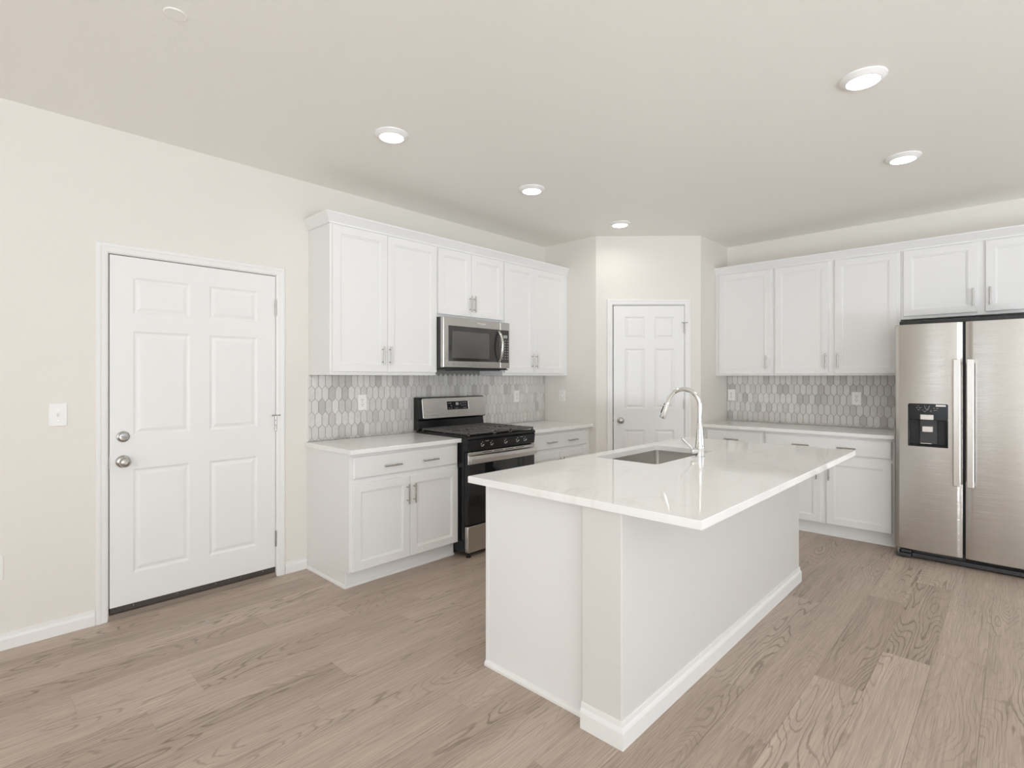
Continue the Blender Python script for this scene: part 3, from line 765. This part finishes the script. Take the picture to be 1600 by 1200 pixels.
    # control panel and its marks (the knobs are not fitted)
    b = B(); b.prism([(X0+0.001, -0.650, 0.800), (X0+0.001, -0.690, 0.800), (X0+0.001, -0.700, 0.880), (X0+0.001, -0.694, 0.8835), (X0+0.001, -0.650, 0.895)], (X1-X0-0.002, 0, 0))
    cp = b.done('control_panel', M_BLACK, t, bevel=0.002)
    yp = lambda z: -0.690 - (z-0.800)/0.08*0.010
    for i, dx in enumerate((0.150, 0.252, 0.405, 0.545, 0.637)):
        xx = X0 + dx; zc = 0.842
        B().cyl((xx, -0.688, zc), (xx, -0.712, zc), 0.0045, 12).done('valve_stem', M_CHROME, cp, smooth=40)
        b = B()
        for a0, a1, rr_ in ((200, 350, 0.013),):
            pts = [(xx + rr_*math.cos(math.radians(a)), zc + rr_*math.sin(math.radians(a))) for a in range(a0, a1+1, 15)]
            for (pa, qa), (pb, qb) in zip(pts[:-1], pts[1:]): b.tube([(pa, yp(qa)-0.0006, qa), (pb, yp(qb)-0.0006, qb)], 0.0016, 6)
        b.box(xx-0.003, xx+0.003, yp(zc+.02)-0.0008, -0.690, zc+0.017, zc+0.021)
        b.box(xx-0.014, xx-0.010, yp(zc+.006)-0.0008, -0.690, zc+0.002, zc+0.010)
        b.done('dial_marks', M_MARK, cp)
    for dx in (0.198, 0.592): B().box(X0+dx-0.018, X0+dx+0.018, yp(.866)-0.0008, -0.690, 0.864, 0.868).done('burner_label', M_MARKG, cp)
    # oven door
    b = B(); b.box(X0+0.003, X1-0.003, -0.693, -0.655, 0.245, 0.793)
    dr = b.done('oven_door', M_BLACK, t, bevel=0.004)
    B().rplate(X0+0.006, X1-0.006, 0.250, 0.700, -0.692, -0.696, 0.006, 0.0015).done('door_glass', M_GLASS, dr)
    B().rplate(X0+0.004, X1-0.004, 0.7, 0.790, -0.692, -0.697, 0.004, 0.0015).done('steel_band', M_STEEL, dr)
    b = B()
    for k in range(4):
        xx = X0+0.15+k*0.125; b.box(xx, xx+0.10, -0.6978, -0.695, 0.779, 0.784)
    b.done('vent_slots', M_SLOT, dr)
    # wide flat handle with a bowed face
    n = 14; b = B(); outer = []; inner = []
    for k in range(n + 1):
        s = k/n; xx = X0+0.010 + (X1-X0-0.020)*s; bow = 0.012*(1-(2*s-1)**2)
        outer.append((xx, -0.728-bow)); inner.append((xx, -0.718-bow))
    rows = []
    for (x, y), (x2, y2) in zip(outer, inner):
        rows.append([b.bm.verts.new(p) for p in ((x, y, 0.716), (x, y-0.003, 0.742), (x, y, 0.768), (x2, y2, 0.766), (x2, y2, 0.718))])
    for i in range(n):
        for k in range(5): b.bm.faces.new((rows[i][k], rows[i][(k+1) % 5], rows[i+1][(k+1) % 5], rows[i+1][k]))
    b.bm.faces.new(rows[0]); b.bm.faces.new(rows[-1][::-1])
    for xx in (X0+0.012, X1-0.042): b.box(xx, xx+0.030, -0.724, -0.690, 0.722, 0.762)
    hd = b.done('handle', M_STEEL2, dr, bevel=0.003); hd['label'] = 'wide satin steel oven handle'
    # storage drawer and feet
    b = B(); b.rplate(X0+0.006, X1-0.006, 0.034, 0.234, -0.655, -0.690, 0.010, 0.004); st = b.done('storage_drawer', M_STEEL, t, smooth=30); st['label'] = 'stainless storage drawer front'
    for fx in (X0+0.03, X1-0.03):
        for fy in (-0.67, -0.10):
            B().lathe((fx, fy, 0.0), (0,0,1), [(0,0.018), (0.005,0.018), (0.007,0.007), (0.036,0.007)], 16).done('foot', M_BLACKM, t, smooth=35)
make_range()

# ------------------------------------------------------------------ over-the-range microwave
def make_microwave():
    X0, X1, Z0, Z1 = -3.067, -2.313, 1.424, 1.838
    t = thing('microwave', 'stainless over-the-range microwave under the short cabinet', 'microwave', LEFT, ((X0+X1)/2, 0, Z0))
    B().box(X0, X1, -0.362, -0.012, Z0+0.003, Z1-0.001).done('body', M_GREY, t, bevel=0.003)
    xs = X1 - 0.118            # seam between door and control column
    B().rplate(X0+0.002, xs-0.001, Z0+0.012, Z1-0.002, -0.362, -0.398, 0.004, 0.003).done('door', M_STEEL, t)
    dr = t.children[-1]
    B().rplate(xs+0.001, X1-0.001, Z0+0.012, Z1-0.002, -0.362, -0.398, 0.004, 0.003).done('control_column', M_STEEL, t)
    cc = t.children[-1]
    B().rplate(X0+0.052, xs-0.002, 1.487, 1.770, -0.397, -0.4005, 0.006, 0.001).done('door_glass', M_MWGLASS, dr)
    B().rplate(X0+0.090, xs-0.135, 1.512, 1.728, -0.3995, -0.4012, 0.012, 0.0005).done('window_screen', M_MESH, dr)
    kp = B().rplate(xs+0.002, X1-0.014, 1.484, 1.770, -0.397, -0.4005, 0.003, 0.001).done('keypad', M_MWGLASS, cc); kp['label'] = 'black keypad'
    b = B(); b.box(xs+0.035, xs+0.085, -0.4012, -0.400, 1.700, 1.725); b.done('display', M_LCD, kp)
    b = B()
    for r in range(8):
        for c in range(3):
            xx = xs+0.030+c*0.030; zz = 1.675 - r*0.0225
            b.box(xx-0.006, xx+0.006, -0.4011, -0.400, zz-0.003, zz+0.003)
    into(b, kp, M_MARKG)
    # bowed vertical handle
    b = B(); rows = []; n = 16; hx = xs - 0.022
    for k in range(n + 1):
        s = k/n; z = 1.490 + 0.268*s; bow = 0.052*(1-(2*s-1)**2)**0.8
        y = -0.401 - bow
        rows.append([b.bm.verts.new(p) for p in ((hx-0.013, y, z), (hx-0.008, y-0.006, z), (hx+0.008, y-0.006, z), (hx+0.013, y, z), (hx+0.010, y+0.008, z), (hx-0.010, y+0.008, z))])
    for i in range(n):
        for k in range(6): b.bm.faces.new((rows[i][k], rows[i][(k+1) % 6], rows[i+1][(k+1) % 6], rows[i+1][k]))
    b.bm.faces.new(rows[0]); b.bm.faces.new(rows[-1][::-1])
    hd = b.done('handle', M_STEEL2, dr, smooth=50); hd['label'] = 'bowed satin steel handle'
    text_part('Whirlpool', 0.024, M_MARK, 'logo', dr, (-2.655, -0.3985, 1.806))
    b = B(); b.box(X0+0.01, X1-0.01, -0.385, -0.03, Z0-0.004, Z0+0.004); b.box(X0+0.25, X1-0.06, -0.34, -0.12, Z0-0.010, Z0-0.003)
    b.done('vent_grille', M_BLACKM, t)
make_microwave()

# ------------------------------------------------------------------ refrigerator
def make_fridge():
    X0, X1 = 2.996, 3.906; YF = -0.795
    t = thing('refrigerator', 'stainless side-by-side refrigerator with a black dispenser', 'refrigerator', RIGHT, ((X0+X1)/2, 0, 0))
    B().box(X0+0.004, X1-0.004, -0.705, -0.03, 0.03, 1.752).done('body', M_FSIDE, t, bevel=0.004)
    b = B(); b.box(X0+0.02, X1-0.02, -0.74, -0.06, 1.752, 1.782); b.box(X0+0.03, X0+0.16, -0.77, -0.66, 1.752, 1.772); b.box(X1-0.16, X1-0.03, -0.77, -0.66, 1.752, 1.772)
    b.done('top_cover', M_BLACKM, t, bevel=0.004)
    HOLE = (3.082, 3.303, 0.852, 1.150)
    def door(x0, x1, name, hole=None):
        """softly bowed door skin, with an opening for the dispenser"""
        b = B(); n = 24; z0, z1 = 0.072, 1.752; rows = []
        xs = [x0 + (x1-x0)*k/n for k in range(n + 1)]
        if hole: xs = sorted([x for x in xs if min(abs(x-hole[0]), abs(x-hole[1])) > 0.006] + [hole[0], hole[1]])
        for x in xs:
            s = (x-x0)/(x1-x0); e = min(s, 1-s)*(x1-x0); y = YF - 0.006*(1-(2*s-1)**2) + (0.006*(1-min(1, e/0.012))**2)
            rows.append([b.bm.verts.new(p) for p in ((x, -0.715, z0), (x, y+0.004, z0), (x, y, z0+0.004), (x, y, HOLE[2]), (x, y, HOLE[3]), (x, y, z1-0.004), (x, y+0.004, z1), (x, -0.715, z1))])
        for i in range(len(xs) - 1):
            for k in range(8):
                if hole and k == 3 and hole[0]-1e-6 <= xs[i] and xs[i+1] <= hole[1]+1e-6: continue
                b.bm.faces.new((rows[i][k], rows[i][(k+1) % 8], rows[i+1][(k+1) % 8], rows[i+1][k]))
        b.bm.faces.new(rows[0]); b.bm.faces.new(rows[-1][::-1])
        return b.done(name, M_STEEL, t, smooth=40)
    dl = door(X0, 3.388, 'freezer_door', HOLE); dr = door(3.4045, X1, 'refrigerator_door')
    B().box(X0+0.02, X1-0.02, -0.7149, -0.7051, 0.08, 1.75).done('door_gasket', M_BLACKM, t)
    for par, x0, x1 in ((dl, 3.340, 3.381), (dr, 3.413, 3.452)):
        b = B(); b.box(x0, x1, -0.868, -0.846, 0.588, 1.484)
        for zz in (0.59, 1.456): b.box(x0+0.004, x1-0.004, -0.850, YF-0.001, zz, zz+0.026)
        h = b.done('handle', M_STEEL2, par, bevel=0.004); h['label'] = 'long flat satin steel door handle'
    # water and ice dispenser
    ys = YF - 0.0045
    b = B(); ax0, ax1, az0, az1 = 3.076, 3.309, 0.846, 1.163
    fr_ = b.rring(ax0, ax1, az0, az1, 0.014); N = len(fr_)
    dp = b.rplate(ax0, ax1, 1.043, az1, ys+0.02, ys-0.004, 0.012, 0.002).done('dispenser', M_BLACK, dl); dp['label'] = 'black water and ice dispenser'
    b = B()
    b.box(ax0, ax0+0.010, ys-0.003, -0.74, az0, 1.045); b.box(ax1-0.010, ax1, ys-0.003, -0.74, az0, 1.045); b.box(ax0+0.010, ax1-0.010, ys-0.003, -0.74, az0, az0+0.014)
    b.done('recess_rim', M_BLACK, dp, bevel=0.002)
    b = B(); b.box(ax0+0.010, ax1-0.010, -0.742, -0.730, az0+0.014, 1.060); b.box(ax0+0.010, ax1-0.010, ys+0.02, -0.742, 1.045, 1.058); b.done('recess_back', M_BLACKM, dp)
    b = B(); b.rplate(3.146, 3.247, 0.868, 1.046, -0.742, ys+0.010, 0.004, 0.002); b.done('dispenser_chute', M_GREY, dp)
    b = B(); b.rplate(3.150, 3.227, 1.045, 1.084, ys-0.003, ys-0.016, 0.004, 0.003); b.done('ice_paddle', M_STEEL2, dp)
    b = B(); b.rplate(3.160, 3.223, 0.955, 0.998, ys+0.011, ys-0.008, 0.004, 0.003); b.done('water_paddle', M_STEEL2, dp)
    b = B(); b.rplate(3.150, 3.215, 0.868, 0.874, ys+0.011, ys-0.002, 0.002, 0.001); b.done('drip_lip', M_STEEL2, dp)
    yi = ys - 0.0046
    b = B()
    b.tube([(3.174, yi, 1.150), (3.181, yi, 1.124)], 0.0014, 6); b.tube([(3.204, yi, 1.150), (3.197, yi, 1.124)], 0.0014, 6); b.tube([(3.181, yi, 1.124), (3.197, yi, 1.124)], 0.0014, 6)
    for xx, zz, w in ((3.130,1.132,.008), (3.148,1.132,.012), (3.140,1.117,.014), (3.165,1.116,.008), (3.189,1.116,.012), (3.212,1.116,.008), (3.230,1.131,.008), (3.249,1.131,.012), (3.238,1.116,.022), (3.175,1.106,.014), (3.212,1.106,.012), (3.139,1.146,.006), (3.24,1.146,.006)):
        b.box(xx-w/2, xx+w/2, yi-0.0002, ys-0.003, zz-0.0016, zz+0.0016)
    b.done('dispenser_icons', M_MARKG, dp)
    B().box(3.240, 3.296, yi-0.0003, ys-0.003, 1.144, 1.157).done('sticker', M_PLASTIC, dp)['label'] = 'small white sticker'
    # base grille and feet
    b = B(); b.box(X0+0.10, X1-0.005, -0.760, -0.70, 0.012, 0.040); b.box(X0+0.10, X1-0.005, -0.735, -0.70, 0.040, 0.066)
    for k in range(3): b.box(3.40, X1-0.006, -0.752, -0.73, 0.044+k*0.0075, 0.047+k*0.0075)
    gr = b.done('base_grille', M_GREY, t, bevel=0.002)
    b = B(); b.box(X0+0.002, X0+0.098, -0.785, -0.70, 0.008, 0.034); b.box(X0+0.035, X0+0.098, -0.780, -0.70, 0.040, 0.062); b.done('hinge_foot', M_GREY, gr, bevel=0.003)
    b = B(); b.cyl((X0+0.018, -0.765, 0.034), (X0+0.018, -0.765, 0.070), 0.007, 10); b.box(X0+0.006, X0+0.030, -0.778, -0.75, 0.058, 0.066); b.done('hinge_pin', M_NICKEL, gr)
    for fx in (X0+0.05, X1-0.05):
        for fy in (-0.73, -0.12): B().cyl((fx, fy, 0.0), (fx, fy, 0.032), 0.016, 14).done('foot', M_BLACKM, t)
make_fridge()

# ------------------------------------------------------------------ island
IX0, IX1, IY0, IY1 = -4.063, -1.809, -2.930, -1.805
PX0, PX1, PY0, PY1 = -4.035, -1.845, -2.616, -2.436
SX0, SX1, SY0, SY1 = -3.16, -2.440, -2.285, -1.896
isl = thing('kitchen_island', 'white kitchen island base under the large quartz top', 'island', LEFT, ((IX0+IX1)/2, -2.23, 0))
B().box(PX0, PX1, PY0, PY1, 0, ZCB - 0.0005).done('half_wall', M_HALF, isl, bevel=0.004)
b = B(); b.box(-3.982, PX1+0.03, PY1+0.0005, PY1+0.02, 0.0, ZCB-0.0005); b.box(-3.982, -3.964, PY1+0.0005, -1.862, 0.0, ZCB-0.0005); b.box(PX1+0.012, PX1+0.03, PY1+0.0005, -1.862, 0, ZCB-0.0005)
b.box(-3.964, PX1+0.012, PY1+0.02, -1.862, 0.10, 0.118); b.box(-3.964, PX1+0.012, -1.93, -1.912, 0, 0.10)
b.done('cabinet_box', M_CAB, isl, bevel=0.0015)
b = B(); b.box(-3.985, -3.947, -1.862, -1.843, 0.108, ZCB-0.0005); b.box(PX1-0.007, PX1+0.032, -1.862, -1.843, 0.108, ZCB-0.0005); b.box(-3.947, PX1-0.007, -1.862, -1.843, 0.108, 0.145); b.box(-3.947, PX1-0.007, -1.862, -1.843, 0.82, ZCB-0.0005)
b.box(-3.985, -3.966, -1.862, -1.843, 0.0, 0.108)
b.done('face_frame', M_CAB, isl, bevel=0.0015)
xw = [-3.97, -3.40, -2.80, -2.20, PX1+0.02]
for k in range(4):
    cx0, cx1 = xw[k]+0.004, xw[k+1]-0.004
    o = B().nested(-cx1, -cx0, 0.118, 0.85, 0.0, [(0,-0.018), (0.002,-0.020), (0.054,-0.020), (0.056,-0.016), (0.066,-0.010)])
    bmesh.ops.rotate(o.bm, verts=o.bm.verts, cent=(0,0,0), matrix=Matrix.Rotation(math.pi, 3, 'Z')); bmesh.ops.translate(o.bm, verts=o.bm.verts, vec=(0, -1.842, 0))
    o.done('door', M_CAB, isl)
# baseboard round the half wall (mitred), shoe moulding along the cabinet end
b = B(); n = len(BASE_P); st = []
for o_, u_ in BASE_P:
    d = -o_
    st.append([b.bm.verts.new(p) for p in ((PX0-d, PY1-0.002, u_*1.18), (PX0-d, PY0-d, u_*1.18), (PX1+d, PY0-d, u_*1.18), (PX1+d, PY1-0.002, u_*1.18))])
for i in range(n):
    j = (i+1) % n
    for k in range(3): b.bm.faces.new((st[i][k], st[i][k+1], st[j][k+1], st[j][k]))
b.bm.faces.new([st[i][0] for i in range(n)]); b.bm.faces.new([st[i][3] for i in range(n)])
b.done('baseboard', M_TRIM, isl)
b = B(); q = [(0,0), (-0.014,0), (-0.014,0.010), (-0.009,0.020), (0,0.024)]
b.prism([(-3.9825 + p[0], PY1+0.0005, p[1]) for p in q], (0, -1.845-PY1, 0)); b.done('shoe_molding', M_TRIM, isl)

def island_top():
    b = B(); bm = b.bm
    outer = [(IX0, IY0), (IX1, IY0), (IX1, IY1), (IX0, IY1)]
    inner = b.rring(SX0, SX1, SY0, SY1, 0.022, 6)
    def loop(pts, z): return [bm.verts.new((x, y, z)) for x, y in pts]
    def edges(vs):
        out = []
        for i in range(len(vs)): out.append(bm.edges.new((vs[i], vs[(i+1) % len(vs)])))
        return out
    tops = []
    ch = 0.0025
    ot = [(IX0+ch, IY0+ch), (IX1-ch, IY0+ch), (IX1-ch, IY1-ch), (IX0+ch, IY1-ch)]
    for z, oo in ((ZC, ot), (ZCB, outer)):
        o = loop(oo, z); i = loop(inner, z)
        bmesh.ops.triangle_fill(bm, use_beauty=True, use_dissolve=False, edges=edges(o) + edges(i)); tops.append((o, i))
    mid = loop(outer, ZC - ch)
    for k in range(4):
        bm.faces.new((tops[0][0][k], tops[0][0][(k+1) % 4], mid[(k+1) % 4], mid[k])); bm.faces.new((mid[k], mid[(k+1) % 4], tops[1][0][(k+1) % 4], tops[1][0][k]))
    N = len(inner)
    for k in range(N): bm.faces.new((tops[0][1][k], tops[0][1][(k+1) % N], tops[1][1][(k+1) % N], tops[1][1][k]))
    o = b.done('island_countertop', M_QUARTZ, off=((IX0+IX1)/2, (IY0+IY1)/2, ZCB))
    shaped(o, 'large white quartz island top with the sink cutout', 'countertop')
island_top()

def make_sink():
    t = thing('kitchen_sink', 'undermount stainless sink in the island top', 'sink', LEFT, ((SX0+SX1)/2, (SY0+SY1)/2, ZCB))
    b = B(); g = 0.006; zt = ZCB - 0.001; dep = 0.22
    rings = []
    for ins, z, r in ((-0.03, zt, 0.05), (-0.004, zt, 0.026), (-0.004, zt-0.003, 0.026), (0.0, zt-dep+0.03, 0.024), (0.008, zt-dep+0.010, 0.022), (0.03, zt-dep, 0.02)):
        pts = b.rring(SX0+ins, SX1-ins, SY0+ins, SY1-ins, r, 6); rings.append([b.bm.verts.new((x, y, z)) for x, y in pts])
    N = len(rings[0])
    for i in range(len(rings)-1):
        for k in range(N): b.bm.faces.new((rings[i][k], rings[i][(k+1) % N], rings[i+1][(k+1) % N], rings[i+1][k]))
    b.bm.faces.new(rings[-1])
    bowl = b.done('bowl', M_SINK, t, smooth=50)
    B().lathe(((SX0+SX1)/2, (SY0+SY1)/2, zt-dep), (0,0,1), [(0,0.044), (0.003,0.044), (0.004,0.034), (0.001,0.03), (0.001,0)], 28).done('drain', M_CHROME, t, smooth=40)
make_sink()

def make_faucet():
    fx, fy = -2.737, -2.332
    t = thing('kitchen_faucet', 'chrome pull-down gooseneck faucet beside the sink', 'faucet', LEFT, (fx, fy, ZC))
    b = B(); b.lathe((fx, fy, ZC), (0,0,1), [(0,0.029), (0.004,0.029), (0.006,0.0265), (0.05,0.0265), (0.058,0.0275), (0.062,0.0255), (0.10,0.0225), (0.15,0.0185), (0.192,0.0150), (0.195,0.0135)], 32)
    b.done('body', M_CHROME, t, smooth=40)
    d = Vector((-0.10, 1.0, 0)).normalized(); R = 0.095; zc = ZC + 0.296
    path = [Vector((fx, fy, ZC+0.190)), Vector((fx, fy, ZC+0.24)), Vector((fx, fy, zc))]
    for k in range(1, 25):
        a = math.radians(164*k/24); path.append(Vector((fx, fy, zc)) + d*(R - R*math.cos(a)) + Vector((0,0,R*math.sin(a))))
    tn = (path[-1]-path[-2]).normalized(); path.append(path[-1] + tn*0.012)
    b = B(); b.tube(path, 0.0132, 18); b.done('spout', M_CHROME, t, smooth=50)
    p = path[-1]
    b = B(); b.tube([p - tn*0.004, p, p+tn*0.008, p+tn*0.06, p+tn*0.098, p+tn*0.102], [0.0125, 0.0150, 0.0155, 0.0178, 0.0190, 0.0170], 22)
    hd = b.done('spray_head', M_CHROME, t, smooth=50)
    sd = (Vector((-1,-0.25,0)) - tn*Vector((-1,-0.25,0)).dot(tn)).normalized()
    sd = d.cross(tn); out = (d - tn*d.dot(tn)).normalized()
    b = B()
    side = (Vector((-0.6,0.8,0)) - tn*Vector((-0.6,0.8,0)).dot(tn)).normalized()
    b.tube([p+tn*0.030+side*0.0145, p+tn*0.072+side*0.0160], [0.0055, 0.0060], 10); b.tube([p+tn*0.012+side*0.0135, p+tn*0.022+side*0.014], 0.005, 10)
    b.done('spray_buttons', M_BLACKM, hd, smooth=40)
    hv = Vector((-0.85, 0.52, 0)).normalized(); h0 = Vector((fx, fy, ZC+0.036))
    b = B(); b.cyl(h0, h0 + hv*0.052, 0.0165, 20); b.cyl(h0 + hv*0.050, h0 + hv*0.056, 0.0165, 20, 0.013)
    r0 = h0 + hv*0.040; b.tube([r0, r0 + hv*0.02 + Vector((0,0,0.022)), r0 + hv*0.078 + Vector((0,0,0.075))], [0.0085, 0.0068, 0.0074], 12)
    b.done('lever', M_CHROME, t, smooth=40)
make_faucet()

# ------------------------------------------------------------------ ceiling fixtures
def downlight(x, y, label):
    t = thing('recessed_light', label, 'ceiling light', LEFT, (x, y, H), 'round recessed lights in the ceiling')
    b = B(); b.lathe((x, y, H-0.0003), (0,0,-1), [(0,0.095), (0.006,0.0945), (0.018,0.078), (0.022,0.072), (0.022,0.068), (0.016,0.066), (0.016,0)], 48)
    b.done('trim_ring', M_LAMPTRIM, t, smooth=40)
    b = B(); b.lathe((x, y, H-0.0165), (0,0,-1), [(0,0.0665), (0.004,0.064), (0.006,0.05), (0.007,0)], 40)
    b.done('lens', M_LENS, t, smooth=50)
    l = area('lamp_beam', (0, 0, -0.028), (0, 0, 0), 0.13, 0.13, LAMP_POWER, (1.0, 0.96, 0.90), 'DISK', 165)
    l.parent = t
for x, y, lab in ((-3.992,-1.072,'nearest and largest of the three round lights over the left aisle'), (-2.780,-1.072,'middle one of the three round lights over the left aisle'), (-1.572,-1.068,'smallest round light, in front of the pantry wall'),
                  (-2.812,-3.148,'large round light at the upper right corner of the ceiling'), (-1.592,-3.145,'round light above the refrigerator side of the island')):
    downlight(x, y, lab)
o = B().lathe((-5.134, -1.329, H-0.0002), (0,0,-1), [(0,0.04), (0.002,0.04), (0.004,0.037), (0.004,0)], 32).done('sprinkler_cover', M_CEIL, smooth=30, off=(-5.134, -1.329, H))
shaped(o, 'small flat round cover plate on the ceiling above the entry door', 'cover plate')
b = B(); b.face([(-4.765,-0.418,0.001), (-4.742,-0.424,0.001), (-4.735,-0.406,0.004), (-4.756,-0.400,0.002)])
bmesh.ops.solidify(b.bm, geom=b.bm.faces[:], thickness=0.0008)
shaped(b.done('paper_scrap', M_PAPER, off=(-4.75,-0.41,0)), 'tiny white paper scrap on the floor before the entry door', 'scrap')
